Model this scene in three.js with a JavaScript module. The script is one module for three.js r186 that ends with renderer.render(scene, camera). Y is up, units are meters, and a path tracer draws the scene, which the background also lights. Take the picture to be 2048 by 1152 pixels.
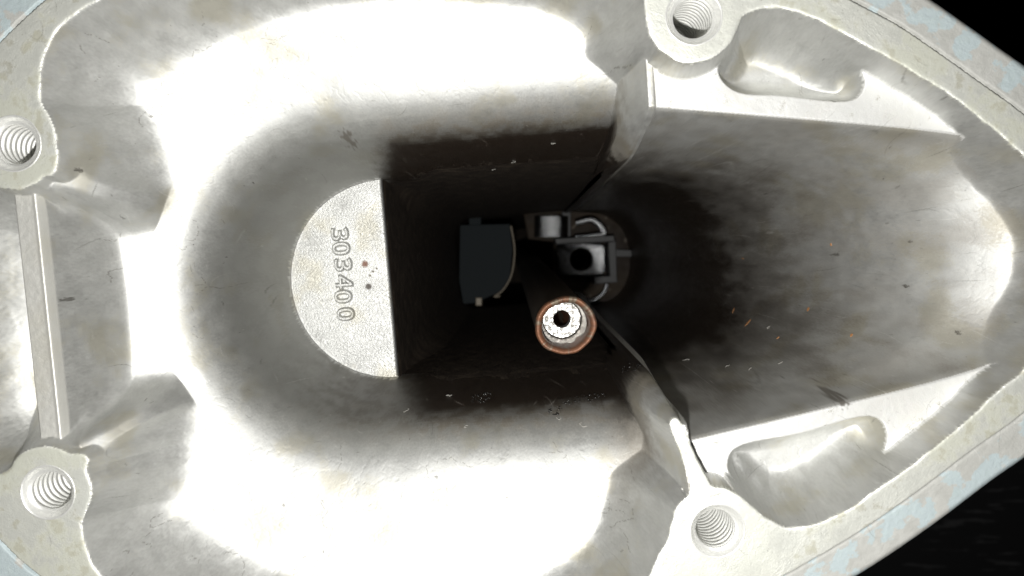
import * as THREE from 'three';
import { FontLoader } from 'three/addons/loaders/FontLoader.js';
import { TextGeometry } from 'three/addons/geometries/TextGeometry.js';
import { mergeGeometries, mergeVertices, toCreasedNormals } from 'three/addons/utils/BufferGeometryUtils.js';
import { createNoise3D, createNoise2D } from 'simplex-noise';

// ------------------------------------------------------------------ camera, light, exposure
const scene = new THREE.Scene();
scene.background = new THREE.Color(0x000000);
const RIM = 0.602, CAM_D = 0.140;                 // height of the flange face over the floor, lens over the flange (metres)
const FOCAL = 1577, VP = [1035, 500];             // focal length in photo pixels; pixel that looks straight down
const camera = new THREE.PerspectiveCamera(2 * Math.atan(576 / FOCAL) * 180 / Math.PI, 16 / 9, 0.005, 20);
camera.position.set(0, RIM + CAM_D, 0);
{
  const a = (VP[0] - 1024) / FOCAL, b = (VP[1] - 576) / FOCAL;
  const nominal = new THREE.Quaternion().setFromRotationMatrix(new THREE.Matrix4().makeBasis(
    new THREE.Vector3(1, 0, 0), new THREE.Vector3(0, 0, -1), new THREE.Vector3(0, 1, 0)));
  const tilt = new THREE.Quaternion().setFromUnitVectors(new THREE.Vector3(a, -1, b).normalize(), new THREE.Vector3(0, -1, 0));
  camera.quaternion.copy(tilt.multiply(nominal));
}
camera.updateMatrixWorld();
camera.focus = 0.168; camera.userData.fStop = 26;    // a phone lens focused on the casting: the bottom of the well is a little soft
const flash = new THREE.PointLight(new THREE.Color(1.0, 0.99, 0.965), 0.160);   // the phone's flash, beside the lens
flash.name = 'phone_flash';
flash.position.set(-0.001, RIM + CAM_D + 0.001, 0.022);
flash.castShadow = true; flash.shadow.radius = 0.11; flash.shadow.mapSize.set(2048, 2048);
flash.shadow.camera.near = 0.01; flash.shadow.camera.far = 2;
scene.add(flash);
const renderer = new THREE.WebGLRenderer({ antialias: true });
renderer.toneMapping = THREE.LinearToneMapping;
renderer.toneMappingExposure = 1;
renderer.shadowMap.enabled = true;

// ------------------------------------------------------------------ helpers
let seedState = 20231;
const rnd = () => { seedState = (seedState + 0x6d2b79f5) | 0; let t = Math.imul(seedState ^ (seedState >>> 15), 1 | seedState); t = (t + Math.imul(t ^ (t >>> 7), 61 | t)) ^ t; return ((t ^ (t >>> 14)) >>> 0) / 4294967296; };
const N3 = createNoise3D(rnd), N2 = createNoise2D(rnd);
const clamp = (x, a = 0, b = 1) => Math.min(b, Math.max(a, x));
const mix = (a, b, t) => a + (b - a) * t;
const sstep = (a, b, x) => { const t = clamp((x - a) / (b - a)); return t * t * (3 - 2 * t); };
const smax = (a, b, k) => { const h = Math.max(k - Math.abs(a - b), 0) / k; return Math.max(a, b) + h * h * k * 0.25; };
const smin = (a, b, k) => -smax(-a, -b, k);
const curve = (pts) => {           // monotone cubic through sorted [x, y] points
  const n = pts.length, d = [], m = [];
  for (let i = 0; i < n - 1; i++) d.push((pts[i + 1][1] - pts[i][1]) / (pts[i + 1][0] - pts[i][0]));
  for (let i = 0; i < n; i++) m.push(i === 0 ? d[0] : i === n - 1 ? d[n - 2] : d[i - 1] * d[i] <= 0 ? 0 : 2 * d[i - 1] * d[i] / (d[i - 1] + d[i]));
  return (x) => {
    if (x <= pts[0][0]) return pts[0][1];
    if (x >= pts[n - 1][0]) return pts[n - 1][1];
    let i = 0; while (x > pts[i + 1][0]) i++;
    const h = pts[i + 1][0] - pts[i][0], t = (x - pts[i][0]) / h, t2 = t * t, t3 = t2 * t;
    return (2 * t3 - 3 * t2 + 1) * pts[i][1] + (t3 - 2 * t2 + t) * h * m[i] + (-2 * t3 + 3 * t2) * pts[i + 1][1] + (t3 - t2) * h * m[i + 1];
  };
};
const fbm2 = (x, y, o = 4) => { let s = 0, a = 0.5, f = 1; for (let i = 0; i < o; i++) { s += a * N2(x * f + 17.3 * i, y * f - 9.1 * i); a *= 0.5; f *= 2.03; } return s; };
const fbm3 = (x, y, z, o = 3) => { let s = 0, a = 0.5, f = 1; for (let i = 0; i < o; i++) { s += a * N3(x * f + 7.7 * i, y * f, z * f - 3.1 * i); a *= 0.5; f *= 2.03; } return s; };

// the housing's own frame: u along its axis, v across, y up from the flange face, all in millimetres
const ORG = [0, 5.0], TH = 4.47 * Math.PI / 180, CU = Math.cos(TH), SU = Math.sin(TH);
const toLocal = (x, z) => [(x - ORG[0]) * CU - (z - ORG[1]) * SU, (x - ORG[0]) * SU + (z - ORG[1]) * CU];
const toWorld = (u, v) => [ORG[0] + u * CU + v * SU, ORG[1] - u * SU + v * CU];
const ray = new THREE.Vector3();
function pix(px, py, y = 0) {      // photo pixel -> point of the housing's frame on the plane at height y (mm)
  ray.set((px - 1024) / FOCAL, -(py - 576) / FOCAL, -1).applyQuaternion(camera.quaternion);
  const t = (y - CAM_D * 1000) / ray.y;
  return toLocal(ray.x * t, ray.z * t);
}
function closed(points, n, y = 0) {
  const c = new THREE.CatmullRomCurve3(points.map(([x, z]) => { const p = pix(x, z, y); return new THREE.Vector3(p[0], 0, p[1]); }), true, 'centripetal');
  return c.getPoints(n).slice(0, n).map((p) => [p.x, p.z]);
}
function signed(poly) {            // signed distance, positive inside
  const n = poly.length, A = new Float64Array(n * 5);
  for (let i = 0; i < n; i++) { const [x, y] = poly[i], [X, Y] = poly[(i + 1) % n]; A.set([x, y, X - x, Y - y, 1 / ((X - x) ** 2 + (Y - y) ** 2 + 1e-12)], i * 5); }
  return (px, py) => {
    let best = 1e9, odd = false;
    for (let k = 0; k < n * 5; k += 5) {
      const ax = px - A[k], ay = py - A[k + 1], ex = A[k + 2], ey = A[k + 3];
      let t = (ax * ex + ay * ey) * A[k + 4]; t = t < 0 ? 0 : t > 1 ? 1 : t;
      const dx = ax - t * ex, dy = ay - t * ey, d = dx * dx + dy * dy;
      if (d < best) best = d;
      const y0 = A[k + 1], y1 = y0 + ey;
      if ((y0 > py) !== (y1 > py) && px < A[k] + ex * (py - y0) / ey) odd = !odd;
    }
    return odd ? Math.sqrt(best) : -Math.sqrt(best);
  };
}

// ------------------------------------------------------------------ outlines read from the photograph (pixels on the flange face)
const innerPx = [[-40, 362], [0, 375], [38, 378], [69, 368], [90, 352], [104, 348], [113, 333], [114, 295], [108, 257], [97, 229], [83, 205], [80, 167], [87, 115], [101, 80], [121, 52], [156, 24], [198, 0],
  [280, -48], [420, -98], [650, -145], [950, -150], [1150, -125], [1250, -70], [1286, -14], [1290, 20], [1298, 69], [1324, 102], [1364, 125], [1397, 125], [1437, 109], [1463, 82], [1476, 56], [1486, 33],
  [1512, 21], [1559, 17], [1615, 31], [1667, 54], [1715, 83], [1778, 115], [1830, 146], [1882, 177], [1934, 215], [1986, 257], [2048, 312], [2100, 375], [2130, 450], [2138, 520], [2125, 600], [2095, 670],
  [2048, 739], [1987, 789], [1945, 832], [1879, 886], [1821, 932], [1755, 977], [1697, 1019], [1635, 1046], [1573, 1054], [1527, 1031], [1498, 1006], [1457, 977], [1424, 970], [1412, 950], [1392, 910],
  [1364, 846], [1352, 836], [1340, 845], [1349, 878], [1366, 924], [1378, 965], [1380, 986], [1353, 1015], [1337, 1073], [1316, 1114], [1299, 1152], [1262, 1205], [1160, 1275], [950, 1325], [650, 1328],
  [420, 1285], [290, 1215], [200, 1152], [175, 1105], [165, 1069], [163, 1044], [175, 1015], [184, 983], [179, 962], [172, 937], [177, 919], [164, 908], [139, 906], [104, 894], [68, 895], [32, 915],
  [14, 942], [-10, 950], [-60, 930], [-110, 860], [-128, 640], [-110, 440]];
const seamPx = [[1701, 0], [1795, 50], [1868, 99], [1951, 158], [2048, 229], [2130, 310], [2190, 400], [2215, 500], [2200, 610], [2150, 715], [2048, 824], [1945, 899], [1825, 990], [1700, 1075], [1570, 1150],
  [1470, 1205], [1300, 1310], [950, 1410], [560, 1405], [260, 1290], [79, 1152], [39, 1119], [0, 1080], [-80, 1000], [-180, 850], [-215, 640], [-190, 400], [-100, 190], [0, 84], [90, 0], [200, -80],
  [450, -185], [950, -240], [1300, -200], [1500, -105]];
const pocketPx = [
  [[1437, 140], [1450, 167], [1480, 185], [1560, 191], [1690, 203], [1716, 195], [1730, 170], [1722, 135], [1690, 75], [1600, 15], [1500, 5], [1450, 90]],
  [[1469, 899], [1600, 868], [1738, 832], [1765, 843], [1776, 870], [1771, 899], [1720, 1000], [1600, 1060], [1545, 1045], [1490, 981], [1465, 957], [1456, 930]]];
const innerPoly = closed(innerPx, 420), seamPoly = closed(seamPx, 160);
const dInner = signed(innerPoly), dSeam = signed(seamPoly);
const pockets = pocketPx.map((p) => closed(p, 60, -7)), dPocket = pockets.map(signed);
const holesAt = [[26, 287], [95, 985], [1388, 33], [1435, 1062]].map(([x, y]) => pix(x, y, 0));

// ------------------------------------------------------------------ the inside of the casting as one height, y(u, v)
const UC = -34.1, FIN = 27.1, DEEP = -262, PAD = -70;
const bowl = curve([[22.6, DEEP], [26.6, PAD], [27.8, -58.5], [29, -48.6], [30.5, -39.8], [32, -33.8], [33.5, -29.9], [35, -27.3], [37, -25.2], [39, -23.9], [42, -22.5], [46, -21], [50, -19.7], [54, -18.3], [64, -14.6]]);
const bowlInv = curve([[DEEP, 22.6], [PAD, 26.6], [-58.5, 27.8], [-48.6, 29], [-39.8, 30.5], [-33.8, 32], [-29.9, 33.5]]);
const scoopEnd = curve([[DEEP, 56], [-170, 61.5], [-110, 66], [-70, 70.5], [-45, 75.5], [-30, 80.5], [-20, 86], [-13, 92], [-8, 98.5], [-7, 100.5], [0, 114]]);
const scoopNarrow = curve([[DEEP, 0.76], [-100, 0.85], [-50, 0.91], [-20, 0.952], [-8.6, 0.975], [-7, 1]]);
const scoopPower = curve([[DEEP, 2.3], [-40, 2.4], [-20, 3], [-7, 6]]);
const inScoop = (u, v, y) => {
  const hw = (31.6 - Math.max(0, u - 28) * 0.163) * scoopNarrow(y), n = scoopPower(y);
  return Math.pow(Math.abs(v - 2.2) / hw, n) + Math.pow(Math.max(0, u - 40) / (scoopEnd(y) - 40), n) < 1;
};
function scoop(u, v) {
  if (!inScoop(u, v, -7)) return -7;
  if (inScoop(u, v, DEEP)) return DEEP;
  let a = -7, b = DEEP;
  for (let i = 0; i < 17; i++) { const m = (a + b) / 2; if (inScoop(u, v, m)) a = m; else b = m; }
  return (a + b) / 2;
}
const finTopA = curve([[21.3, DEEP], [22.8, -90], [23.6, -40], [24.3, -33], [26, -22], [28.3, -8.5], [29.5, -6.4], [60, -6.2]]);   // by the small rib, v < 0
const finTopB = curve([[25.0, DEEP], [27.2, -60], [27.9, -3], [28.6, 0], [60, 0]]);                                               // the rib that runs out of the boss
const gussets = [[[112, 350, -2], [200, 368, -6.5], [280, 392, -13], [345, 418, -24.5]], [[168, 903, -1.5], [232, 866, -6], [305, 822, -12], [388, 780, -24.5]]]
  .map((g) => { const a = pix(...g[0]), b = pix(...g[3]); return { a, e: [b[0] - a[0], b[1] - a[1]], h: curve(g.map((q, i) => [i / 3, q[2]])) }; });
const FLANGE = 0, SKIRT = 1, CHAMBER = 2, SCOOP = 3, LEDGE_A = 4, LEDGE_B = 5, FIN_A = 6, FIN_B = 7, WEB = 8, GUSSET_A = 9, GUSSET_B = 10, PADTOP = 11, BAY = 12, POCKET_A = 13, POCKET_B = 14, RIMWALL = 15;
let part = 0;
function height(u, v, di, ds) {
  if (ds < 0) {
    part = SKIRT;
    const o = -ds, groove = (v < 6 || u < -60 ? 1 : 0.12) * Math.exp(-((o - 0.3) ** 2) / 0.06) * (0.75 + 0.35 * N2(u * 0.35, v * 0.35));
    return -0.12 - 0.045 * o - (o > 6 ? (o - 6) ** 2 * 0.5 : 0) - 0.9 * groove + 0.05 * fbm2(u * 0.5, v * 0.5, 3);
  }
  if (di <= 0) {
    part = FLANGE;
    return -0.2 * Math.exp(di / 0.22) + 0.018 * fbm2(u * 0.6, v * 0.6, 3);
  }
  const rho = u < UC ? Math.hypot(u - UC, v) : Math.abs(v);
  let y;
  if (u < FIN) {
    y = bowl(rho + 0.14 * N2(u * 0.09, v * 0.09) * sstep(28, 40, rho));
    part = CHAMBER;
    if (u < UC && y < PAD + 3) { y = smax(y, PAD, 2.2); part = y < PAD + 1.2 ? PADTOP : CHAMBER; }
    if (u < UC && rho < 26.2) { y = PAD - 0.9 * Math.max(0, u - UC + 0.9) ** 2; part = PADTOP; }
    const e = sstep(-66, -36, u), near = sstep(44, 34, Math.abs(v)) * sstep(6, 18, u), lim = mix(mix(15, 11, e), 3.5, near);
    const wall = -di * mix(mix(2.8, 3.4, e), 9, near) - Math.max(0, di - lim) * 40;
    y = smax(y, wall, mix(mix(12, 10, e), 3, near));
    if (u < -89.6) { y = Math.max(y, smax(-17, -di * 10, 2)); part = BAY; }
    // cross web between the two left bosses
    const a = u + 87.6, web = -2.6 - Math.max(0, Math.abs(a) - 2.05) * (a > 0 ? 4.5 : 12) + 0.22 * Math.exp(-((a - 1.8) ** 2) / 0.12);
    if (u < -78 && web > y - 7) { if (web > y && Math.abs(a) < 2.5) part = WEB; y = smax(y, web, a > 2 ? 7 * sstep(2, 4, a) + 0.5 : 0.5); }
    // gussets running from the bosses down to the bowl
    for (let g = 0; g < 2; g++) {
      const { a: ga, e: ge, h: gh } = gussets[g];
      if (Math.abs(u + 78) > 26) continue;
      const t = clamp(((u - ga[0]) * ge[0] + (v - ga[1]) * ge[1]) / (ge[0] ** 2 + ge[1] ** 2)), dx = u - ga[0] - ge[0] * t, dz = v - ga[1] - ge[1] * t;
      const near2 = Math.hypot(dx, dz), hp = gh(t), side = dx * ge[1] - dz * ge[0] > 0;
      const w = g === 1 ? (side ? 3.0 : 1.5) : (side ? 2.4 : 3.4), lift = Math.max(0, hp - y) * sstep(35.5, 40, rho) * Math.exp(-((Math.max(0, near2 - 0.7) / w) ** 2));
      if (lift > 0.8) part = g ? GUSSET_B : GUSSET_A;
      y += lift;
    }
  } else {
    const sc = scoop(u, v);
    part = sc > -7.4 ? (v < 2 ? LEDGE_A : LEDGE_B) : SCOOP;
    let floor = -7 - 0.012 * (Math.abs(v) - 20), k = 0.9;
    const dp = dPocket[v < 2 ? 0 : 1](u, v);
    const sp = sstep(-0.4, 4, dp);
    k = mix(mix(0.9, 6, sstep(80, 92, u) * (sc < -7.4 ? 1 : 0)), 11, sp);
    if (dp > 0) { floor -= 6.8 * (1 - Math.pow(1 - clamp(dp / 4.2), 2.4)); }
    y = sc < -7.01 ? smin(floor, sc, 0.5) : floor;
    if (dp > 0.15) part = v < 2 ? POCKET_A : POCKET_B;
    const wall = -di * mix(u < 36 && v > 20 ? 16 : 5.5, 3.6, sp) - Math.max(0, di - mix(4, 11, sp)) * 40;
    if (wall > y + 0.2 && dp <= 0.15) part = RIMWALL;
    y = smax(y, wall, k);
  }
  // the two fins that part chamber and scoop
  const top = v < 2 ? finTopA(-v) : finTopB(v), c = v < 2 ? FIN : FIN + 0.3 + Math.max(0, v - 28) * 0.09, th = v < 2 ? 0.75 : 0.95;
  const a = Math.abs(u - c), fin = top - (a < th ? a * a * 0.25 : 0.16 + (a - th < 3 ? (a - th) * (u < c ? 7 : 45) : 3 * (u < c ? 7 : 45) + (a - th - 3) * 120));
  if (fin > y - 0.6 && top > DEEP + 1) { if (fin > y) part = v < 2 ? FIN_A : FIN_B; y = smax(y, fin, 0.8); }
  return y;
}
const wellTop = (u) => mix(-71, -60, sstep(UC + 6, UC + 16, u));      // where the well walls take over from the casting skin
const U0 = -122, U1 = 118, V0 = -84, V1 = 88, STEP = 0.19;
const NU = Math.round((U1 - U0) / STEP) + 1, NV = Math.round((V1 - V0) / STEP) + 1;
const Y = new Float32Array(NU * NV), DI = new Float32Array(NU * NV), DS = new Float32Array(NU * NV), PT = new Uint8Array(NU * NV);
const SKIRT_W = 8.4;
for (let j = 0; j < NV; j++) for (let i = 0; i < NU; i++) {
  const u = U0 + i * STEP, v = V0 + j * STEP, k = j * NU + i, ds = dSeam(u, v);
  DS[k] = ds;
  if (ds < -SKIRT_W - 2) { Y[k] = -5; PT[k] = 255; DI[k] = -50; continue; }
  const di = dInner(u, v) + 0.025 * N2(u * 0.9, v * 0.9) + 0.12 * N2(u * 0.23 + 9, v * 0.23);
  DI[k] = di;
  let y = height(u, v, di, ds);
  PT[k] = part;
  // sand-cast skin
  const p = part;
  if (p === CHAMBER || p === SCOOP || p === GUSSET_A || p === GUSSET_B || p === BAY || p === POCKET_A || p === POCKET_B || p === RIMWALL) {
    const f = fbm2(u * 0.16 + 3, v * 0.16, 3), ridge = 1 - Math.abs(fbm2(u * 0.11 + 40, v * 0.11 - 8, 4)) * 3.2;
    y += 0.03 * f + 0.006 * N3(u * 0.9, y * 0.9, v * 0.9) + (ridge > 0.8 ? -0.15 * (ridge - 0.8) : 0);
  } else if (p === LEDGE_A || p === LEDGE_B) y += 0.02 * fbm2(u * 0.5, v * 0.5, 2);
  else if (p === FIN_A || p === FIN_B || p === WEB) y += 0.05 * fbm2(u * 0.5, v * 0.5, 3);
  for (const [hu, hv] of holesAt) { const r = Math.hypot(u - hu, v - hv); if (r < 4.75) y = -24; }
  Y[k] = y;
}
const sampleField = (F, u, v) => {
  const x = clamp((u - U0) / STEP, 0, NU - 1.001), z = clamp((v - V0) / STEP, 0, NV - 1.001), i = Math.floor(x), j = Math.floor(z), a = x - i, b = z - j, k = j * NU + i;
  return mix(mix(F[k], F[k + 1], a), mix(F[k + NU], F[k + NU + 1], a), b);
};
const surfaceY = (u, v) => sampleField(Y, u, v);

// ------------------------------------------------------------------ materials
const TW = 2048, THT = Math.round(TW * (V1 - V0) / (U1 - U0));
function dataTexture(data, w, h, srgb) {
  const t = new THREE.DataTexture(data, w, h, THREE.RGBAFormat);
  t.magFilter = THREE.LinearFilter; t.minFilter = THREE.LinearMipmapLinearFilter; t.generateMipmaps = true; t.wrapS = t.wrapT = THREE.RepeatWrapping;
  if (srgb) t.colorSpace = THREE.SRGBColorSpace; t.needsUpdate = true; return t;
}
const enc = (x) => Math.round(255 * clamp(x <= 0.0031308 ? 12.92 * x : 1.055 * Math.pow(x, 1 / 2.4) - 0.055));
const lerp3 = (a, b, t) => { a[0] += (b[0] - a[0]) * t; a[1] += (b[1] - a[1]) * t; a[2] += (b[2] - a[2]) * t; };
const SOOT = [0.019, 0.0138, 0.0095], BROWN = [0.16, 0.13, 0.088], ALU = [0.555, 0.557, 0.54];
const padStains = [[730, 528, 0.85, [0.16, 0.06, 0.03]], [737, 573, 0.8, [0.05, 0.035, 0.025]], [746, 543, 0.35, [0.08, 0.06, 0.04]], [740, 551, 0.3, [0.10, 0.08, 0.05]], [753, 537, 0.3, [0.09, 0.07, 0.05]]].map(([x, y, r, c]) => [...pix(x, y, PAD), r, c]);
const spots = [[683, 268, -27, 1.9], [1345, 300, -18, 1.4], [1600, 762, -30, 1.6]].map(([x, y, h, r]) => [...pix(x, y, h), r]);
function stain(u, v, y, p, di, ds, out) {          // colour, roughness, metalness of the casting at a point
  const c = out.c, big = fbm3(u * 0.05 + 5, y * 0.05, v * 0.05, 2), mid = fbm3(u * 0.22, y * 0.16, v * 0.22 + 11, 3), fine = N3(u * 1.7, y * 0.8, v * 1.7), grit = N3(u * 4.2 + 3, y * 1.6, v * 4.2);
  if (p === SKIRT) {
    c[0] = 0.40 + 0.05 * mid; c[1] = 0.40 + 0.05 * mid; c[2] = 0.375 + 0.05 * mid;
    const paint = sstep(0.02, 0.16, fbm2(u * 0.13 + 60, v * 0.13, 4) + 0.12 * fine * 0.6 + (u < -60 ? 0.35 : 0.06) - (-ds < 1.2 ? 0.25 : 0));
    lerp3(c, [0.385, 0.455, 0.47], paint * 0.85);
    out.r = 0.62 + 0.08 * grit; out.m = 0.1;
    return;
  }
  if (p === FLANGE) {
    c[0] = 0.66; c[1] = 0.665; c[2] = 0.61;
    const lessFilm = Math.max(...[2, 3].map((q) => sstep(24, 12, Math.hypot(u - holesAt[q][0], v - holesAt[q][1]) + 9 * mid)));      // paler round two bosses: less film and stain there
    const film = sstep(-0.12, 0.25, big + 0.55 * mid + 0.12 * fine) * (1 - 0.85 * lessFilm);
    lerp3(c, [0.465, 0.47, 0.395], film * 0.75);
    lerp3(c, [0.36, 0.34, 0.25], sstep(0.25, 0.42, mid + 0.15 * grit) * 0.45 * (1 - lessFilm));
    lerp3(c, [0.25, 0.24, 0.19], sstep(0.62, 0.8, fine * 0.6 + grit * 0.4) * 0.5);
    lerp3(c, [0.75, 0.75, 0.70], sstep(-0.6, -0.1, di) * 0.6 * sstep(0.0, 0.3, fbm2(u * 0.12, v * 0.12, 2)));
    out.r = 0.50 + 0.07 * mid + 0.06 * film; out.m = 0.55 - 0.2 * film;
    return;
  }
  c[0] = ALU[0]; c[1] = ALU[1]; c[2] = ALU[2];
  const tone = 1 + 0.07 * big + 0.08 * mid + 0.05 * fine;
  c[0] *= tone; c[1] *= tone; c[2] *= tone;
  out.r = 0.625 + 0.05 * mid + 0.03 * fine; out.m = 0.92;
  // yellow-brown oxide film, in patches
  lerp3(c, [0.46, 0.43, 0.33], sstep(0.0, 0.5, fbm3(u * 0.06 - 20, y * 0.05, v * 0.06 + 4, 4) + 0.1 * fine) * 0.5);
  if (p === WEB) { lerp3(c, [0.56, 0.55, 0.50], 0.6); out.r = 0.5; out.m = 0.45; }
  if (p === LEDGE_A || p === LEDGE_B) { out.r = 0.5; out.m = 0.45; c[0] = mix(c[0], 0.72, 0.8); c[1] = mix(c[1], 0.72, 0.8); c[2] = mix(c[2], 0.70, 0.8); lerp3(c, [0.3, 0.28, 0.22], sstep(0.5, 0.75, mid + 0.35 * grit) * 0.6); }
  if (p === PADTOP) {
    out.r = 0.47 + 0.06 * grit; out.m = 0.8; lerp3(c, [0.42, 0.42, 0.41], sstep(0.1, 0.4, mid) * 0.25);
    lerp3(c, [0.22, 0.2, 0.17], sstep(0.7, 0.9, grit * 0.55 + fine * 0.5) * 0.5);
    for (const [a, b, r, col] of padStains) { const d = Math.hypot(u - a, v - b) / r + 0.3 * N2(u * 3.1, v * 3.1) + 0.15 * N2(u * 6, v * 6); if (d < 1.15) { lerp3(c, col, sstep(1.15, 0.75, d) * 0.9); out.m *= 0.4; } }
  }
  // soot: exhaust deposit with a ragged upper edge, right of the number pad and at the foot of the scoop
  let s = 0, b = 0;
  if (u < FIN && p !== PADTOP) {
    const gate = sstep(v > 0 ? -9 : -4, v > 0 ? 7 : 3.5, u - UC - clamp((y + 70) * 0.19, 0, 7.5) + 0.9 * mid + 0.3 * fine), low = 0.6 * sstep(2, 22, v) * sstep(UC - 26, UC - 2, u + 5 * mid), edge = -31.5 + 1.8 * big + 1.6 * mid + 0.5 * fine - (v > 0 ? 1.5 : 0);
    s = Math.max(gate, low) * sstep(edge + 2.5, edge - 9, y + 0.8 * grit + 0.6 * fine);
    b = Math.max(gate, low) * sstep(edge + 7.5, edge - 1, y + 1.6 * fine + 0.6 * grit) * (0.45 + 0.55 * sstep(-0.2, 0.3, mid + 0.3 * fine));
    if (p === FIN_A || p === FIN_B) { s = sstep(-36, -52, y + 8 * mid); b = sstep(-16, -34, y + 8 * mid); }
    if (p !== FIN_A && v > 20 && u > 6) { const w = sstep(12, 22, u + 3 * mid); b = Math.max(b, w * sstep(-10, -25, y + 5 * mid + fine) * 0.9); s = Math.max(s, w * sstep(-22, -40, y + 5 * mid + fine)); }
    const waver = fbm3(u * 0.13, y * 0.07, v * 0.13, 3), reach = -29 + 2 * big + 2 * waver;      // darker grey towards the bottom of the funnel, with an uneven edge
    lerp3(c, [0.285, 0.285, 0.265], sstep(reach + 5, reach - 12, y + 0.8 * fine) * (0.86 + 0.14 * sstep(-0.3, 0.3, waver + 0.3 * fine)) * 0.75 * (u < 12 ? 1 : 0));
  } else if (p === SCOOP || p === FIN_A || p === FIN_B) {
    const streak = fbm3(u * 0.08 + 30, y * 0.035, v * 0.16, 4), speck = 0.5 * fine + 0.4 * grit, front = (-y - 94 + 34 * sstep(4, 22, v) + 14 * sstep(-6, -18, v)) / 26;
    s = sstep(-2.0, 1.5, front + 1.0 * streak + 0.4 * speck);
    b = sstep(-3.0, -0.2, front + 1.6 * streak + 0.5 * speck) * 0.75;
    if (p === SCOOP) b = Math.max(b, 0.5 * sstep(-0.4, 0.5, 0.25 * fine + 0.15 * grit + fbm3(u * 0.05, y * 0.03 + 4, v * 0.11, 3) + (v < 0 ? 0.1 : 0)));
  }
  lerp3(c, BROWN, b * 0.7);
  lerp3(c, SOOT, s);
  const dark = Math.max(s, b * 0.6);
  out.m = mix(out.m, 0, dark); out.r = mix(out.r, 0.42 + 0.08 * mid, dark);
  for (const [a, d, r] of spots) { const q = Math.hypot(u - a, v - d) / r + 0.5 * N2(u * 0.9, v * 0.9); if (q < 1) { const t = sstep(1, 0.3, q); lerp3(c, [0.07, 0.06, 0.045], t * 0.85); out.m = mix(out.m, 0.1, t); } }
}
const colorData = new Uint8Array(TW * THT * 4), ormData = new Uint8Array(TW * THT * 4);
{
  const out = { c: [0, 0, 0], r: 0, m: 0 };
  for (let j = 0; j < THT; j++) for (let i = 0; i < TW; i++) {
    const u = U0 + (i + 0.5) / TW * (U1 - U0), v = V0 + (j + 0.5) / THT * (V1 - V0), k = (j * TW + i) * 4;
    const gi = Math.min(NU - 1, Math.round((u - U0) / STEP)), gj = Math.min(NV - 1, Math.round((v - V0) / STEP)), g = gj * NU + gi;
    if (PT[g] === 255) continue;
    let p = PT[g]; const di = sampleField(DI, u, v), ds = sampleField(DS, u, v);
    if (p === LEDGE_A || p === LEDGE_B || p === SCOOP) p = inScoop(u, v, -7.35) ? SCOOP : v < 2 ? LEDGE_A : LEDGE_B;
    if (u < 84 && (p === LEDGE_A || p === LEDGE_B || p === RIMWALL)) p = sampleField(Y, u, v) > -6.55 ? RIMWALL : v < 2 ? LEDGE_A : LEDGE_B;
    if (ds >= 0 && (p === FLANGE || p === SKIRT)) p = FLANGE;
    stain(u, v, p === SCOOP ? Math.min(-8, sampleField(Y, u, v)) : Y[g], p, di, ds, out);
    colorData[k] = enc(out.c[0]); colorData[k + 1] = enc(out.c[1]); colorData[k + 2] = enc(out.c[2]); colorData[k + 3] = 255;
    ormData[k] = 255; ormData[k + 1] = Math.round(255 * clamp(out.r, 0.05, 1)); ormData[k + 2] = Math.round(255 * clamp(out.m)); ormData[k + 3] = 255;
  }
}
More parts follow.
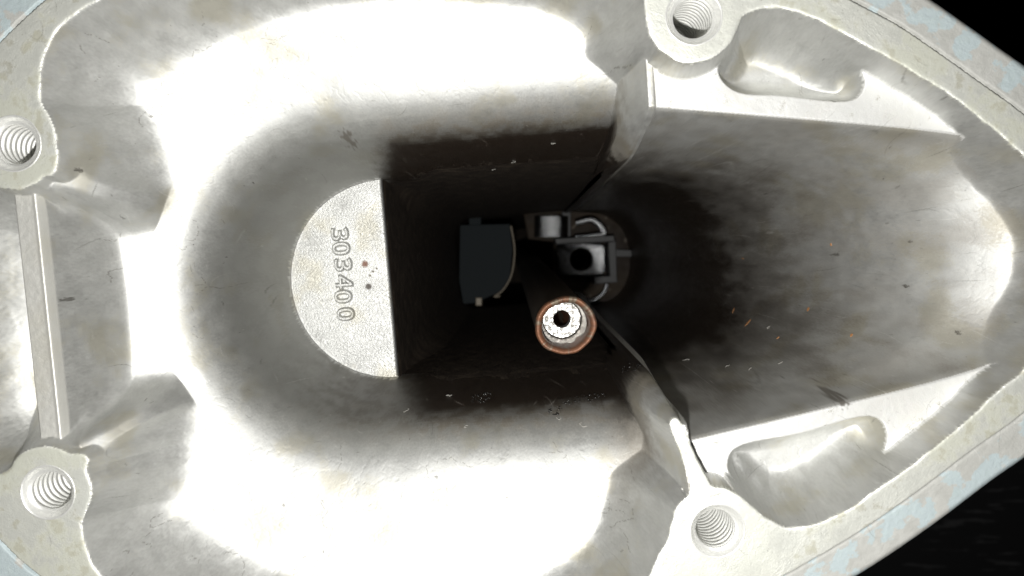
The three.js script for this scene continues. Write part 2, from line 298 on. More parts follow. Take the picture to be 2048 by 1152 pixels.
// nicks, pits, scratches and hairline laps in the cast skin, drawn one by one where they would lie
{
  const texel = (u, v, col, a) => {
    const i = Math.round((u - U0) / (U1 - U0) * TW - 0.5), j = Math.round((v - V0) / (V1 - V0) * THT - 0.5); if (i < 0 || j < 0 || i >= TW || j >= THT) return;
    const k = (j * TW + i) * 4; for (let q = 0; q < 3; q++) colorData[k + q] = mix(colorData[k + q], enc(col[q]), a);
  };
  const partAt = (u, v) => PT[clamp(Math.round((v - V0) / STEP), 0, NV - 1) * NU + clamp(Math.round((u - U0) / STEP), 0, NU - 1)];
  const rough = (p) => p === CHAMBER || p === SCOOP || p === BAY || p === GUSSET_A || p === GUSSET_B || p === POCKET_A || p === POCKET_B || p === RIMWALL;
  for (let n = 0; n < 1100; n++) {                    // pits
    const u = mix(-95, 100, rnd()), v = mix(-66, 66, rnd()), p = partAt(u, v), r = 0.08 + 0.42 * Math.pow(rnd(), 8), a = 0.15 + 0.45 * rnd() * rnd(), light = rnd() < 0.3; if (!rough(p) || (p === CHAMBER && rnd() < 0.6)) continue;
    for (let x = -r; x <= r; x += 0.1) for (let z = -r; z <= r; z += 0.1) if (Math.hypot(x, z) < r * (0.8 + 0.4 * N2((u + x) * 3, (v + z) * 3))) texel(u + x, v + z, light ? [0.7, 0.69, 0.66] : [0.07, 0.065, 0.055], a);
  }
  for (let n = 0; n < 1500; n++) {                    // scratches, most of them along the scoop and round the funnel
    let u = mix(-90, 98, rnd()), v = mix(-62, 62, rnd()); const p = partAt(u, v); if (!rough(p) && p !== FLANGE && p !== LEDGE_A && p !== LEDGE_B) continue;
    const l = 0.6 + 5 * Math.pow(rnd(), 3), base = p === SCOOP ? Math.atan2(v, 120) : p === CHAMBER ? (u < UC ? Math.atan2(u - UC, -v) : 0) : rnd() * 3, dark = rnd() < 0.45, a = (0.1 + 0.22 * rnd()) * (p === CHAMBER && Math.abs(v) > 40 ? 0.4 : 1);
    let t = base + (rnd() - 0.5) * 0.7; const bend = (rnd() - 0.5) * 0.1;
    for (let q = 0; q < l; q += 0.1) { texel(u, v, dark ? [0.1, 0.095, 0.08] : [0.8, 0.79, 0.76], a * Math.sin(Math.PI * q / l)); u += Math.cos(t) * 0.1; v += Math.sin(t) * 0.1; t += bend; }
  }
  for (let n = 0; n < 120; n++) {                     // laps: shade of crooked hairline wrinkles, painted as dark lines on the shoulders
    let u = mix(-88, 22, rnd()), v = (rnd() < 0.5 ? -1 : 1) * mix(38, 54, rnd()); if (rnd() < 0.15) { u = mix(-82, -66, rnd()); v = mix(-22, 22, rnd()); } if (partAt(u, v) !== CHAMBER) continue;
    let t = rnd() * 6.28; const l = 1.5 + 9 * Math.pow(rnd(), 2);
    for (let q = 0; q < l; q += 0.1) { if (N2(u * 1.3, v * 1.3) > -0.25) texel(u, v, [0.2, 0.19, 0.17], 0.42); u += Math.cos(t) * 0.1; v += Math.sin(t) * 0.1; t += (rnd() - 0.5) * 0.9; }
  }
}
// one tile of sand-cast grain (periodic), used as fine relief
const GT = 512, grainData = new Uint8Array(GT * GT * 4);
{
  const h = new Float32Array(GT * GT);
  const per = (x, y, f, o) => { const a = 2 * Math.PI / GT, R = f / (2 * Math.PI); return N3(Math.cos(x * a) * R + o, Math.sin(x * a) * R + Math.cos(y * a) * R, Math.sin(y * a) * R - o); };
  for (let y = 0; y < GT; y++) for (let x = 0; x < GT; x++) {
    const n1 = per(x, y, 26, 1.7), n2 = per(x, y, 60, 9.3), n3 = per(x, y, 120, 4.1);
    h[y * GT + x] = 0.5 + 0.20 * n1 + 0.16 * n2 + 0.14 * n3 - 0.25 * Math.max(0, Math.abs(n2) < 0.07 ? 1 - Math.abs(n2) / 0.07 : 0) * (n1 > 0.1 ? 1 : 0);
  }
  for (let k = 0; k < GT * GT; k++) { const q = Math.round(255 * clamp(h[k])); grainData.set([q, q, q, 255], k * 4); }
}
const grain = dataTexture(grainData, GT, GT, false);
const grainOn = (mm, sizeU, sizeV) => { const t = grain.clone(); t.repeat.set(sizeU / mm, sizeV / mm); t.needsUpdate = true; return t; };
const grainCast = (mm) => { const t = grainOn(mm, 1, 1); t.channel = 1; return t; };      // uv1 is in millimetres, slanted so that no wall is stretched
const colorMap = dataTexture(colorData, TW, THT, true), ormMap = dataTexture(ormData, TW, THT, false);
const cast = (bump, mm) => new THREE.MeshStandardMaterial({ map: colorMap, roughnessMap: ormMap, metalnessMap: ormMap, roughness: 1, metalness: 1, bumpMap: grainCast(mm), bumpScale: bump });
const M = {
  cast: cast(0.000015, 13), flange: cast(0.00004, 11), skirt: cast(0.00006, 9), machined: cast(0.00003, 9), pad: cast(0.00013, 17),
  thread: new THREE.MeshStandardMaterial({ color: new THREE.Color().setRGB(0.72, 0.72, 0.69), roughness: 0.42, metalness: 0.5, bumpMap: grainOn(1, 3, 3), bumpScale: 0.00003 }),
  shell: new THREE.MeshStandardMaterial({ color: new THREE.Color().setRGB(0.36, 0.45, 0.48), roughness: 0.55, metalness: 0.1 }),
  floor: null,
};

// ------------------------------------------------------------------ the housing
const housing = new THREE.Group();
housing.name = 'outboard_motor_housing';
housing.userData = { label: 'grey cast aluminium motor housing, open end up, with sooty well and four threaded bosses', category: 'motor housing' };
housing.position.set(ORG[0] / 1000, RIM, ORG[1] / 1000); housing.rotation.y = TH;
scene.add(housing);
function add(geometry, material, name, parent, label) {
  const m = new THREE.Mesh(geometry, material); m.name = name; m.castShadow = m.receiveShadow = true;
  if (label) m.userData.label = label;
  parent.add(m); return m;
}
function grid(nu, nv, at, flip, uvAt) {            // a sheet of (nu+1) x (nv+1) points, at(i, j) in mm
  const pos = new Float32Array((nu + 1) * (nv + 1) * 3), uv = new Float32Array((nu + 1) * (nv + 1) * 2), idx = [];
  for (let j = 0; j <= nv; j++) for (let i = 0; i <= nu; i++) {
    const k = j * (nu + 1) + i, p = at(i, j); pos.set([p[0] / 1000, p[1] / 1000, p[2] / 1000], k * 3);
    uv.set(uvAt ? uvAt(i, j) : [i / nu, j / nv], k * 2);
    if (i < nu && j < nv) { const a = k, b = k + 1, c = k + nu + 1, d = c + 1; if (flip) idx.push(a, b, c, b, d, c); else idx.push(a, c, b, b, c, d); }
  }
  const g = new THREE.BufferGeometry();
  g.setAttribute('position', new THREE.BufferAttribute(pos, 3)); g.setAttribute('uv', new THREE.BufferAttribute(uv, 2)); g.setIndex(idx); g.computeVertexNormals();
  return g;
}
{
  const names = ['mating_flange', 'painted_edge', 'chamber_wall', 'scoop_wall', 'ledge', 'ledge', 'divider_fin', 'divider_fin', 'cross_web', 'gusset', 'gusset', 'number_pad', 'side_bay', 'pocket', 'pocket', 'rim_wall'];
  const mats = [M.flange, M.skirt, M.cast, M.cast, M.machined, M.machined, M.cast, M.cast, M.flange, M.cast, M.cast, M.pad, M.cast, M.cast, M.cast, M.cast];
  const labels = { [SKIRT]: 'outer edge with worn pale blue paint', [PADTOP]: 'half round pad with raised casting number', [SCOOP]: 'sloping scoop wall, sooty at its foot' };
  const cells = names.map(() => []);
  for (let j = 0; j < NV - 1; j++) for (let i = 0; i < NU - 1; i++) {
    const k = j * NU + i, q = [k, k + 1, k + NU, k + NU + 1];
    if (q.some((x) => DS[x] < -SKIRT_W) || q.some((x) => PT[x] === 255)) continue;
    const u = U0 + (i + 0.5) * STEP, v = V0 + (j + 0.5) * STEP, hi = Math.max(...q.map((x) => Y[x]));
    if (hi <= DEEP + 1) continue;
    if (u > UC + 0.1 && u < 24.6 && hi < wellTop(u) - 2.5) continue;          // here the finer well walls take over
    if (hi < -20 && holesAt.some(([a, b]) => Math.hypot(u - a, v - b) < 5)) continue;
    let best = q[0]; for (const x of q) if (Y[x] > Y[best]) best = x;
    cells[PT[best]].push(k);
  }
  const norm = (k) => {
    const i = k % NU, j = (k / NU) | 0, l = i ? k - 1 : k, r = i < NU - 1 ? k + 1 : k, t = j ? k - NU : k, b = j < NV - 1 ? k + NU : k;
    const gx = clamp((Y[r] - Y[l]) / (2 * STEP), -60, 60), gz = clamp((Y[b] - Y[t]) / (2 * STEP), -60, 60), n = 1 / Math.hypot(gx, 1, gz);
    return [-gx * n, n, -gz * n];
  };
  const remap = new Int32Array(NU * NV);
  cells.forEach((list, p) => {
    if (!list.length) return;
    remap.fill(-1);
    const pos = [], nor = [], uv = [], uv1 = [], idx = [];
    const at = (k) => {
      if (remap[k] >= 0) return remap[k];
      const i = k % NU, j = (k / NU) | 0; remap[k] = pos.length / 3;
      pos.push((U0 + i * STEP) / 1000, Y[k] / 1000, (V0 + j * STEP) / 1000); nor.push(...norm(k)); uv.push(i * STEP / (U1 - U0), j * STEP / (V1 - V0)); { const uu = U0 + i * STEP, vv = V0 + j * STEP, flat = p === PADTOP || p === FLANGE, yy = flat ? 0 : p === SCOOP ? Y[k] : Math.max(Y[k], -34);
        const b = p === SCOOP ? -0.4 * clamp(vv / 25, -1, 1) : uu > FIN ? 0.5 * Math.sign(vv) : 0.5 * clamp(uu / 30, -1, 1) * clamp(vv / 30, -1, 1); uv1.push(i * STEP + 0.9 * yy, j * STEP + b * yy); }
      return remap[k];
    };
    for (const k of list) {
      const a = at(k), b = at(k + 1), c = at(k + NU), d = at(k + NU + 1);
      if (Math.abs(Y[k] - Y[k + NU + 1]) < Math.abs(Y[k + 1] - Y[k + NU])) idx.push(a, c, d, a, d, b); else idx.push(a, c, b, b, c, d);
    }
    const g = new THREE.BufferGeometry();
    g.setAttribute('position', new THREE.Float32BufferAttribute(pos, 3)); g.setAttribute('normal', new THREE.Float32BufferAttribute(nor, 3)); g.setAttribute('uv', new THREE.Float32BufferAttribute(uv, 2)); g.setAttribute('uv1', new THREE.Float32BufferAttribute(uv1, 2)); g.setIndex(idx);
    const m = add(g, mats[p], names[p], housing, labels[p]);
    if (p === PADTOP) housing.userData.pad = undefined, delete housing.userData.pad, (M.padMesh = m);
  });
}
// well walls, with their own unwrapped grime
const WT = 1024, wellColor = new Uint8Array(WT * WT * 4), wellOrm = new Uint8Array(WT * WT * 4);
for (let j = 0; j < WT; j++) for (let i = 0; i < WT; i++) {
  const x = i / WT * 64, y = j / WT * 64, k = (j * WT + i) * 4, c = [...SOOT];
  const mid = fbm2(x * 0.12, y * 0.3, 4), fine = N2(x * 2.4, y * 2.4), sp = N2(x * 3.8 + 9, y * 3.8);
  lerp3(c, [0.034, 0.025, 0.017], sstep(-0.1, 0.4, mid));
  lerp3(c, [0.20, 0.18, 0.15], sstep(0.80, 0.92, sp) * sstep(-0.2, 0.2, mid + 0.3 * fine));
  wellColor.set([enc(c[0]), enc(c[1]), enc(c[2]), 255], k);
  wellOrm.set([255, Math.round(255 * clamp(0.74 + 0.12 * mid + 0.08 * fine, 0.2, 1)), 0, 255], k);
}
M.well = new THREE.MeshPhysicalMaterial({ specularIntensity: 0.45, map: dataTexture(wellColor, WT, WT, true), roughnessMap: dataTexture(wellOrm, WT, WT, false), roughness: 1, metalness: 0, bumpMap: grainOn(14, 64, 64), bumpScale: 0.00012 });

const rough = (a, b, c) => 0.16 * fbm3(a * 0.25, b * 0.09, c * 0.25, 3);
for (const s of [-1, 1]) {
  const nu = 150, nv = 240, ua = UC - 1.2, ub = 25.6;
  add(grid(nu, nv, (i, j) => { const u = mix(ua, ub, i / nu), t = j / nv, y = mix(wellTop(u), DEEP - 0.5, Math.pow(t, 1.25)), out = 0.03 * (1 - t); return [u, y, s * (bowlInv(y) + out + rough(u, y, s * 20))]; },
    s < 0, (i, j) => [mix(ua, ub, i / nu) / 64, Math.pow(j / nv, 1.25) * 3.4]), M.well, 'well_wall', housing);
}
add(grid(110, 200, (i, j) => {
  const t = j / 200, y = mix(PAD - 0.9, DEEP - 0.5, t), v = mix(-27, 27, i / 110), R = 0.5 + 9 * sstep(0, 0.3, t), w = bowlInv(y) + 0.4, k = clamp(Math.abs(v) - w + R, 0, R);
  return [UC + 0.02 + 3.2 * t + 0.3 * sstep(0, 0.01, t) + R - Math.sqrt(R * R - k * k) + rough(3, y, i * 0.5) * sstep(0, 0.02, t), y, v];
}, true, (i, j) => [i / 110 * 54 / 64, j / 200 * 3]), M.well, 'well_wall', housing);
{                                                     // below the tapered part the well goes on as a plain duct
  const ring = [], n = 96;
  for (let k = 0; k < n; k++) { const a = k / n * 2 * Math.PI, ca = Math.cos(a), sa = Math.sin(a), r = Math.pow(Math.pow(Math.abs(ca) / 45, 5) + Math.pow(Math.abs(sa) / 24.5, 5), -1 / 5); ring.push([12.5 + ca * r, 0.5 + sa * r]); }
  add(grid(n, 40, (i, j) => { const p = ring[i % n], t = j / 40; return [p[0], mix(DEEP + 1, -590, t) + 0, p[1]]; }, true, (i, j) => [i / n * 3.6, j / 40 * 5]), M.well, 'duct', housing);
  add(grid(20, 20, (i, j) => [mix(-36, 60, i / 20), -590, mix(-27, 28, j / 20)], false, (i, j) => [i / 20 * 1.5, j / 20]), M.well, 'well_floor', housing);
}
// outer shell down to the floor
{
  const n = 240, curveOut = closed(seamPx, n);
  const off = (k, d) => { const a = curveOut[(k + n - 1) % n], b = curveOut[(k + 1) % n], q = curveOut[k % n], tx = b[0] - a[0], tz = b[1] - a[1], l = Math.hypot(tx, tz); return [q[0] + tz / l * d, q[1] - tx / l * d]; };
  const area = curveOut.reduce((s, p, i) => { const q = curveOut[(i + 1) % n]; return s + p[0] * q[1] - q[0] * p[1]; }, 0), sg = area > 0 ? 1 : -1;
  const prof = [[8.2, -3.2], [8.9, -5], [9.1, -9], [8.6, -30], [6, -120], [5, -300], [4, -600]];
  add(grid(n, prof.length - 1, (i, j) => { const p = off(i % n, sg * prof[j][0]); return [p[0], prof[j][1], p[1]]; }, sg < 0), M.shell, 'outer_shell', housing);
}
// threaded holes: countersunk mouth and a helical thread
{
  const nt = 72, ny = 150, pitch = 1.5, depth = 19;
  const geo = grid(nt, ny, (i, j) => {
    const a = i / nt * 2 * Math.PI; let r, y;
    if (j < 6) { const t = j / 5.5; [r, y] = [[5.15, -0.12], [5.0, 0.05], [4.82, 0.03], [4.62, -0.12], [4.3, -0.62], [4.02, -1.0]][j]; }
    else { const s = (j - 6) / (ny - 6) * depth, ph = ((s / pitch + i / nt) % 1 + 1) % 1, tri = Math.abs(ph * 2 - 1); r = mix(3.9, 3.5, sstep(0.15, 0.75, tri)); y = -1.05 - s; }
    r += 0.03 * N3(Math.cos(a) * 2, y * 0.9, Math.sin(a) * 2);
    return [Math.cos(a) * r, y, Math.sin(a) * r];
  }, false);
  holesAt.forEach(([u, v], i) => {
    const hole = add(geo, M.thread, 'threaded_hole', housing);
    hole.position.set(u / 1000, 0, v / 1000); hole.rotation.y = i * 1.7;
    const bottom = add(new THREE.CircleGeometry(0.0042, 40).rotateX(-Math.PI / 2), M.thread, 'hole_bottom', hole); bottom.position.y = -0.0199;
  });
}
// the casting number
const font = await new FontLoader().loadAsync('fonts/droid/droid_sans_regular.typeface.json');
{
  const digits = [['3', 680, 468], ['0', 683, 497], ['3', 687, 529], ['4', 689, 564], ['0', 687, 593], ['0', 692, 628]];
  for (const [ch, px, py] of digits) {
    const g = new TextGeometry(ch, { font, size: 0.0042, depth: 0.00002, curveSegments: 6, bevelEnabled: true, bevelThickness: 0.0009, bevelSize: 0.00042, bevelOffset: -0.00004, bevelSegments: 1 });
    g.computeBoundingBox(); const b = g.boundingBox; g.translate(-(b.min.x + b.max.x) / 2, -(b.min.y + b.max.y) / 2, 0);
    g.scale(1.12, 1, 1);
    g.rotateX(-Math.PI / 2).rotateY(-Math.PI / 2);
    const p = pix(px, py, PAD), m = add(g, M.pad, 'numeral', M.padMesh);
    const uv = g.attributes.uv, q = g.attributes.position;
    for (let i = 0; i < uv.count; i++) uv.setXY(i, (q.getX(i) * 1000 + p[0] - U0) / (U1 - U0), (q.getZ(i) * 1000 + p[1] - V0) / (V1 - V0));
    g.setAttribute('uv1', new THREE.BufferAttribute(Float32Array.from({ length: uv.count * 2 }, (_, i) => i % 2 ? q.getZ(i >> 1) * 1000 : q.getX(i >> 1) * 1000), 2));
    m.position.set(p[0] / 1000, PAD / 1000, p[1] / 1000);
  }
}

// ------------------------------------------------------------------ copper water tube standing in the well
{
  const tube = new THREE.Group(); tube.name = 'water_tube';
  tube.userData = { label: 'copper water tube standing in the sooty well with a crusty pale plug inside', category: 'tube' };
  const at = (px, py, y) => { const [u, v] = pix(px, py, y), w = toWorld(u, v); return new THREE.Vector3(w[0] / 1000, RIM + y / 1000, w[1] / 1000); };
  const topP = at(1132, 652, -35), midP = at(1062, 535, DEEP), baseP = topP.clone().lerp(midP, (589 - 35) / (-35 - DEEP)), axis = topP.clone().sub(baseP), len = axis.length();
  tube.position.copy(baseP); tube.quaternion.setFromUnitVectors(new THREE.Vector3(0, 1, 0), axis.normalize()); scene.add(tube);
  const L = len * 1000, CT = 256, cd = new Uint8Array(CT * CT * 4);
  for (let j = 0; j < CT; j++) for (let i = 0; i < CT; i++) {
    const a = i / CT * 2 * Math.PI, x = Math.cos(a) * 1.4, z = Math.sin(a) * 1.4, y = j / CT, c = [0.18, 0.08, 0.043], n = fbm3(x * 1.2, y * 3, z * 1.2, 4), f = fbm3(x * 5, y * 40, z * 5, 2);
    lerp3(c, [0.10, 0.05, 0.032], sstep(-0.2, 0.3, n)); lerp3(c, [0.22, 0.19, 0.14], sstep(0.0, 0.35, n + 0.5 * f) * 0.75);
    cd.set([enc(c[0]), enc(c[1]), enc(c[2]), 255], (j * CT + i) * 4);
  }
  const copper = new THREE.MeshStandardMaterial({ map: dataTexture(cd, CT, CT, true), roughness: 0.5, metalness: 0.45, bumpMap: grainOn(10, 40, 40), bumpScale: 0.0001 });
  const lathe = (pts, seg = 72) => {
    const g = new THREE.LatheGeometry(pts.map(([r, y]) => new THREE.Vector2(r / 1000, y / 1000)), seg), pos = g.attributes.position, uv = g.attributes.uv;
    for (let i = 0; i < pos.count; i++) { const a = Math.atan2(pos.getZ(i), pos.getX(i)), k = 1 + 0.035 * Math.cos(2 * a + 0.7) + 0.014 * Math.cos(5 * a) + 0.006 * Math.cos(11 * a); pos.setX(i, pos.getX(i) * k); pos.setZ(i, pos.getZ(i) * k); uv.setY(i, pos.getY(i) * 22); }
    g.computeVertexNormals(); return g;
  };
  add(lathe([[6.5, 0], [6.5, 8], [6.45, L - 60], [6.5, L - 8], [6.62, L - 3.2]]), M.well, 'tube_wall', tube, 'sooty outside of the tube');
  add(lathe([[6.62, L - 3.2], [6.72, L - 1.6], [6.7, L - 0.7], [6.5, L - 0.1], [6.2, L], [5.8, L - 0.1], [5.4, L - 0.45], [5.2, L - 1.4], [5.15, L - 4], [5.1, L - 14], [5.1, L - 40], [5.1, 5]]), copper, 'tube_mouth', tube, 'bare brown copper mouth of the tube');
  // crust inside: a granular ring round a small hole
  const crust = new THREE.MeshStandardMaterial({ color: new THREE.Color().setRGB(0.62, 0.61, 0.58), roughness: 0.42, metalness: 0.8 });
  const grainy = (x, z, s) => {                     // cellular grains
    let best = 9; const cx = Math.floor(x * s), cz = Math.floor(z * s);
    for (let p = -1; p <= 1; p++) for (let q = -1; q <= 1; q++) { const gx = cx + p, gz = cz + q, jx = gx + 0.5 + 0.42 * N2(gx * 3.7, gz * 5.1), jz = gz + 0.5 + 0.42 * N2(gx * 2.3 + 8, gz * 4.4); best = Math.min(best, Math.hypot(x * s - jx, z * s - jz)); }
    return Math.sqrt(Math.max(0, 0.6 - best * best));
  };
  const g = grid(150, 44, (i, j) => {
    const a = i / 150 * 2 * Math.PI, t = j / 44, r = t < 0.1 ? 2.05 : mix(2.05, 4.6, (t - 0.1) / 0.9), x = Math.cos(a) * r, z = Math.sin(a) * r;
    return [x, L - 13 + (t < 0.1 ? -3 * (1 - t * 10) : 0.45 * grainy(x, z, 1.1) - (t > 0.96 ? 3 : 0)), z];
  }, false);
  add(grid(150, 30, (i, j) => { const a = i / 150 * 2 * Math.PI, t = j / 30, r = mix(4.6, 5.25, Math.pow(t, 0.8)) - 0.22 * grainy(a * 5.2, t * 9, 1.8); return [Math.cos(a) * r, L - 15.5 + 10.5 * t, Math.sin(a) * r]; }, false), new THREE.MeshStandardMaterial({ color: new THREE.Color().setRGB(0.30, 0.27, 0.24), roughness: 0.3, metalness: 0.8 }), 'crust_lining', tube);
  add(g, crust, 'crust_plug', tube, 'pale granular crust round a small dark hole');
  add(new THREE.CylinderGeometry(0.0023, 0.0021, 0.15, 32, 1, true).translate(0, -0.075, 0), copper, 'plug_bore', tube).position.y = (L - 14.5) / 1000;
  add(new THREE.CylinderGeometry(0.0023, 0.0023, 0.001, 32), copper, 'bore_end', tube).position.y = (L - 165) / 1000;
}

// ------------------------------------------------------------------ what lies at the bottom of the well
const world = (px, py, y) => { const [u, v] = pix(px, py, y), w = toWorld(u, v); return new THREE.Vector3(w[0] / 1000, RIM + y / 1000, w[1] / 1000); };
const FL = DEEP - 6;
function slab(points, y0, y1, holes, round) {       // prism over photo outline at height y1 (mm), down to y0
  const p = points.map(([x, z]) => world(x, z, y1)), s = new THREE.Shape(p.map((q) => new THREE.Vector2(q.x, -q.z)));
  for (const [hx, hz, r] of holes || []) { const q = world(hx, hz, y1); s.holes.push(new THREE.Path().absarc(q.x, -q.z, r / 1000, 0, Math.PI * 2, true)); }
  const b = round || 0.0005, g = new THREE.ExtrudeGeometry(s, { depth: Math.max(0.0001, (y1 - y0) / 1000 - 2 * b), bevelEnabled: true, bevelSize: b, bevelThickness: b, bevelSegments: 3, curveSegments: 24 });
  return g.rotateX(-Math.PI / 2).translate(0, RIM + y0 / 1000 + b, 0);
}
const pipe = (pts, y, r) => new THREE.TubeGeometry(new THREE.CatmullRomCurve3(pts.map(([x, z, h]) => world(x, z, h ?? y))), 40, r / 1000, 10);
function thing(name, label, category, group) { const g = new THREE.Group(); g.name = name; g.userData = { label, category }; if (group) g.userData.group = group; scene.add(g); return g; }
{
  const blueGrey = new THREE.MeshPhysicalMaterial({ color: new THREE.Color().setRGB(0.021, 0.025, 0.027), roughness: 0.8, specularIntensity: 0.2 });
  const tan = new THREE.MeshStandardMaterial({ color: new THREE.Color().setRGB(0.16, 0.135, 0.10), roughness: 0.5, metalness: 0.3 });
  const gloss = new THREE.MeshStandardMaterial({ color: new THREE.Color().setRGB(0.34, 0.345, 0.35), roughness: 0.2, metalness: 1, bumpMap: grainOn(1, 3, 3), bumpScale: 0.0001 });
  const dull = new THREE.MeshPhysicalMaterial({ color: new THREE.Color().setRGB(0.06, 0.06, 0.06), roughness: 0.5, specularIntensity: 0.4 });
  const baffle = thing('exhaust_baffle', 'dull blue grey plate with a curved pale lip at the bottom of the well', 'plate');
  add(slab([[922, 452], [1018, 450], [1023, 500], [1018, 556], [1000, 582], [968, 596], [955, 604], [928, 606], [920, 560]], FL, -256), blueGrey, 'plate', baffle);
  add(slab([[940, 400], [960, 400], [960, 460], [940, 460]], FL, -258), blueGrey, 'arm', baffle);
  add(pipe([[1022, 452], [1029, 500], [1022, 552], [1004, 582], [988, 594], [1000, 592]], -255, 0.55), tan, 'lip', baffle);
  add(slab([[953, 597], [962, 597], [962, 610], [953, 610]], FL, -254), tan, 'tab', baffle);
  const bracket = thing('inner_bracket', 'glossy dark metal bracket with a round hole deep in the well', 'bracket');
  {                                                   // dished plate round a hole
    const c = world(1160, 519, -246), r0 = 0.0056, hx = 0.0120, hz = 0.0082, n = 72, m = 14;
    const g = grid(n, m + 4, (i, j) => {
      const a = i / n * 2 * Math.PI, ca = Math.cos(a), sa = Math.sin(a), k = Math.pow(Math.pow(Math.abs(ca) / hx, 6) + Math.pow(Math.abs(sa) / hz, 6), -1 / 6);
      const jj = clamp(j - 2, 0, m), r = mix(r0, k, jj / m), x = ca * r + 0.0006, z = sa * r;
      let y = -0.00032 * Math.pow((x - 0.0085) / 0.004, 2) - 0.0004 * Math.pow(z / 0.008, 2) - 0.0006 * Math.pow(jj / m, 8);
      if (j < 2) y -= (2 - j) * 0.004; if (j > m + 2) y -= (j - m - 2) * 0.006;
      return [(c.x + x) * 1000, (c.y + y) * 1000, (c.z + z) * 1000];
    }, false);
    add(g, gloss, 'hole_plate', bracket);
  }
  add(slab([[1052, 432], [1120, 415], [1200, 425], [1262, 470], [1268, 560], [1225, 612], [1150, 622], [1108, 600], [1112, 480], [1060, 474]], FL - 4, -257, [[1160, 519, 5.2]], 0.0012), M.well, 'casting_plate', bracket);
  add(slab([[1112, 479], [1226, 473], [1228, 481], [1114, 487]], FL, -238), dull, 'rail', bracket);
  add(slab([[1219, 486], [1230, 484], [1232, 552], [1222, 553]], FL, -240), dull, 'rail', bracket);
  add(slab([[1190, 556], [1232, 553], [1233, 563], [1192, 566]], FL, -240), dull, 'rail', bracket);
  { const a = world(1104, 432, -243), b = world(1104, 474, -243), g = new THREE.CylinderGeometry(0.0085, 0.0085, a.distanceTo(b), 40, 6).rotateX(Math.PI / 2); g.translate(a.x, a.y - 0.0085, (a.z + b.z) / 2); add(g, gloss, 'lug', bracket);
  }
  add(slab([[1126, 425], [1140, 425], [1140, 486], [1126, 486]], FL, -252), dull, 'arm', bracket);
  add(slab([[1226, 500], [1262, 502], [1262, 512], [1226, 512]], FL, -252), dull, 'arm', bracket);
  add(pipe([[1152, 446], [1185, 440], [1208, 466], [1180, 473], [1150, 476]], -244, 1.7), gloss, 'spring_clip', bracket);
  add(pipe([[1168, 606], [1192, 598], [1208, 584], [1214, 568]], -246, 1.1), gloss, 'rim_wire', bracket);
}
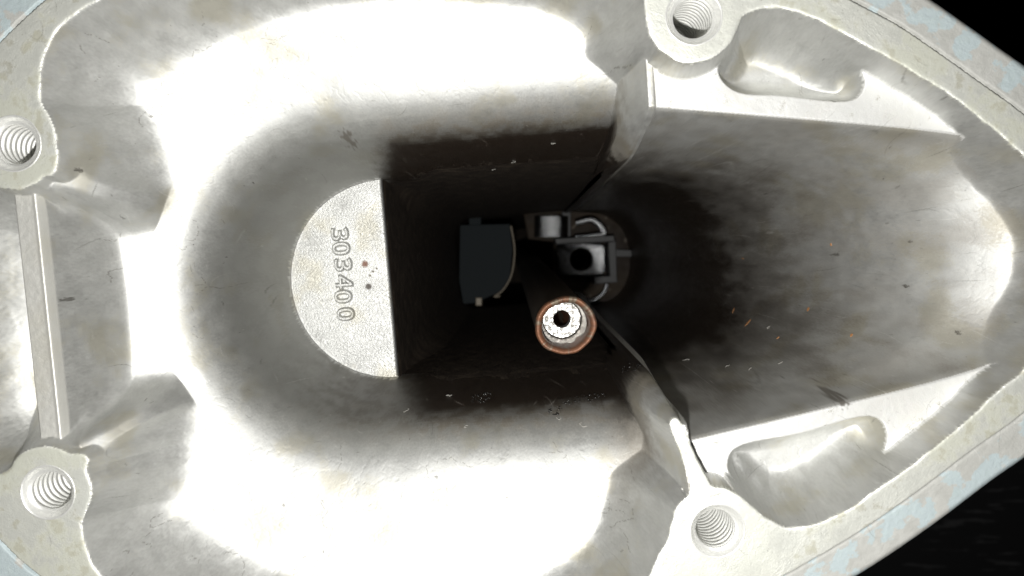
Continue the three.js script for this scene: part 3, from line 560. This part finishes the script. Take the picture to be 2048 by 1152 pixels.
// ------------------------------------------------------------------ flakes, lint and tar on the walls
function hit(px, py) {                                // where the photo ray meets the casting
  let y = 0; for (let i = 0; i < 900; i++) { const [u, v] = pix(px, py, y); if (surfaceY(u, v) >= y - 0.05) return [u, v, y]; y -= 0.3; } return [...pix(px, py, y), y];
}
function placed(px, py, lift) {
  const [u, v, y] = hit(px, py), e = 0.6, gx = (surfaceY(u + e, v) - surfaceY(u - e, v)) / (2 * e), gz = (surfaceY(u, v + e) - surfaceY(u, v - e)) / (2 * e);
  const n = new THREE.Vector3(-gx, 1, -gz).normalize().applyAxisAngle(new THREE.Vector3(0, 1, 0), TH), w = toWorld(u, v);
  return { n, at: new THREE.Vector3(w[0] / 1000, RIM + y / 1000, w[1] / 1000).addScaledVector(n, lift / 1000) };
}
{
  const orange = new THREE.MeshStandardMaterial({ color: new THREE.Color().setRGB(0.38, 0.18, 0.07), roughness: 0.7, side: THREE.DoubleSide });
  let k = 0;
  for (const [px, py, a, b, turn] of [[1617, 619, 0.75, 0.5, 0.4], [1496, 646, 1.3, 0.42, 0.1], [1467, 621, 1.0, 0.16, 0.6], [1486, 517, 0.75, 0.14, 1.3], [1556, 676, 0.4, 0.25, 0], [1703, 671, 0.45, 0.3, 0.2], [1780, 646, 0.8, 0.3, 0.1], [1662, 489, 0.35, 0.2, 0]]) {
    const n = 11, s = new THREE.Shape(Array.from({ length: n }, (_, i) => { const t = i / n * 2 * Math.PI, r = 0.7 + 0.5 * rnd(); return new THREE.Vector2(Math.cos(t) * a * r / 1000, Math.sin(t) * b * r / 1000); }));
    const g = new THREE.ExtrudeGeometry(s, { depth: 0.00012, bevelEnabled: true, bevelSize: 0.00003, bevelThickness: 0.00003, bevelSegments: 1 }).rotateZ(turn);
    const m = add(g, orange, k ? 'rust_flake_' + String(k).padStart(3, '0') : 'rust_flake', scene), p = placed(px, py, 0.0);
    m.position.copy(p.at); m.quaternion.setFromUnitVectors(new THREE.Vector3(0, 0, 1), p.n);
    m.userData = { label: a > 1.2 ? 'broadest orange rust flake on the scoop wall, beside a thin sliver' : b < 0.2 ? 'thin orange rust sliver stuck to the sloping scoop wall' : a > 0.7 && b > 0.4 ? 'stubby bright orange rust flake on the grey part of the scoop wall' : 'tiny orange rust crumb stuck to the sloping scoop wall', category: 'flake', group: 'orange flakes on the scoop wall' }; k++;
  }
  const lint = new THREE.MeshStandardMaterial({ color: new THREE.Color().setRGB(0.33, 0.32, 0.29), roughness: 0.7 });
  k = 0;
  for (const [px, py, size] of [[1374, 720, 1.6], [1562, 725, 1.1], [1502, 740, 0.7], [1026, 322, 1.2], [988, 338, 1.0], [1105, 285, 1.1], [1455, 735, 0.8], [900, 792, 1.2], [810, 822, 1.3], [935, 855, 1.0], [1168, 850, 1.4], [1540, 655, 0.9], [1118, 838, 0.8]]) {
    const p = placed(px, py, 0.06), t = new THREE.Vector3(1, 0, 0).addScaledVector(p.n, -p.n.x).normalize(), b = p.n.clone().cross(t), ph = rnd() * 6, pts = [];
    for (let i = 0; i < 6; i++) { const a = ph + i * (0.5 + rnd() * 0.5), r = size * (0.35 + 0.5 * rnd()) / 1000; pts.push(p.at.clone().addScaledVector(t, Math.cos(a) * r).addScaledVector(b, Math.sin(a) * r).addScaledVector(p.n, (0.05 + 0.25 * rnd()) / 1000)); }
    const g = new THREE.TubeGeometry(new THREE.CatmullRomCurve3(pts), 20, 0.00007, 5);
    const m = add(g, lint, k ? 'lint_fibre_' + String(k).padStart(3, '0') : 'lint_fibre', scene);
    m.userData = { label: px > 1350 ? 'tiny curled pale fibre clinging to the sloping scoop wall' : py < 500 ? 'tiny curled pale fibre on the well wall across from the copper tube' : 'tiny curled pale fibre on the tarry well wall beside the copper tube', category: 'fibre', group: 'pale fibres on the sooty walls' }; k++;
  }
  const tar = new THREE.MeshStandardMaterial({ color: new THREE.Color().setRGB(0.012, 0.011, 0.010), roughness: 0.18 });
  for (const [cx, cy, rx, ry, n] of [[962, 796, 24, 10, 46], [1165, 798, 48, 9, 60], [1112, 822, 16, 8, 24], [1262, 735, 22, 10, 26]]) {
    const list = [], inv = housing.matrixWorld; housing.updateMatrixWorld();
    for (let i = 0; i < n; i++) { const a = rnd() * 6.283, r = Math.sqrt(rnd()), p = placed(cx + Math.cos(a) * r * rx, cy + Math.sin(a) * r * ry - Math.cos(a) * r * rx * 0.14, 0), w = housing.worldToLocal(p.at.clone()), q = (0.12 + 0.26 * rnd() * rnd()) / 1000; list.push(new THREE.SphereGeometry(q, 8, 6).translate(w.x, w.y, w.z)); }
    add(mergeGeometries(list), tar, 'tar_deposit', housing).userData.kind = 'stuff';
  }
}

// ------------------------------------------------------------------ dark floor under the housing
{
  const FW = 512, fd = new Uint8Array(FW * FW * 4);
  for (let j = 0; j < FW; j++) for (let i = 0; i < FW; i++) {
    const n = fbm2(i * 0.012, j * 0.10, 4), s = sstep(0.25, 0.5, n), c = [0.035 + 0.09 * s, 0.035 + 0.09 * s, 0.037 + 0.09 * s]; fd.set([enc(c[0]), enc(c[1]), enc(c[2]), 255], (j * FW + i) * 4);
  }
  const t = dataTexture(fd, FW, FW, true); t.repeat.set(8, 8);
  const f = new THREE.Mesh(new THREE.PlaneGeometry(4, 4).rotateX(-Math.PI / 2), new THREE.MeshStandardMaterial({ map: t, roughness: 0.7 }));
  f.name = 'floor'; f.userData = { label: 'dark streaked floor under the housing', category: 'floor', kind: 'structure' }; f.receiveShadow = true; scene.add(f);
}
renderer.render(scene, camera);
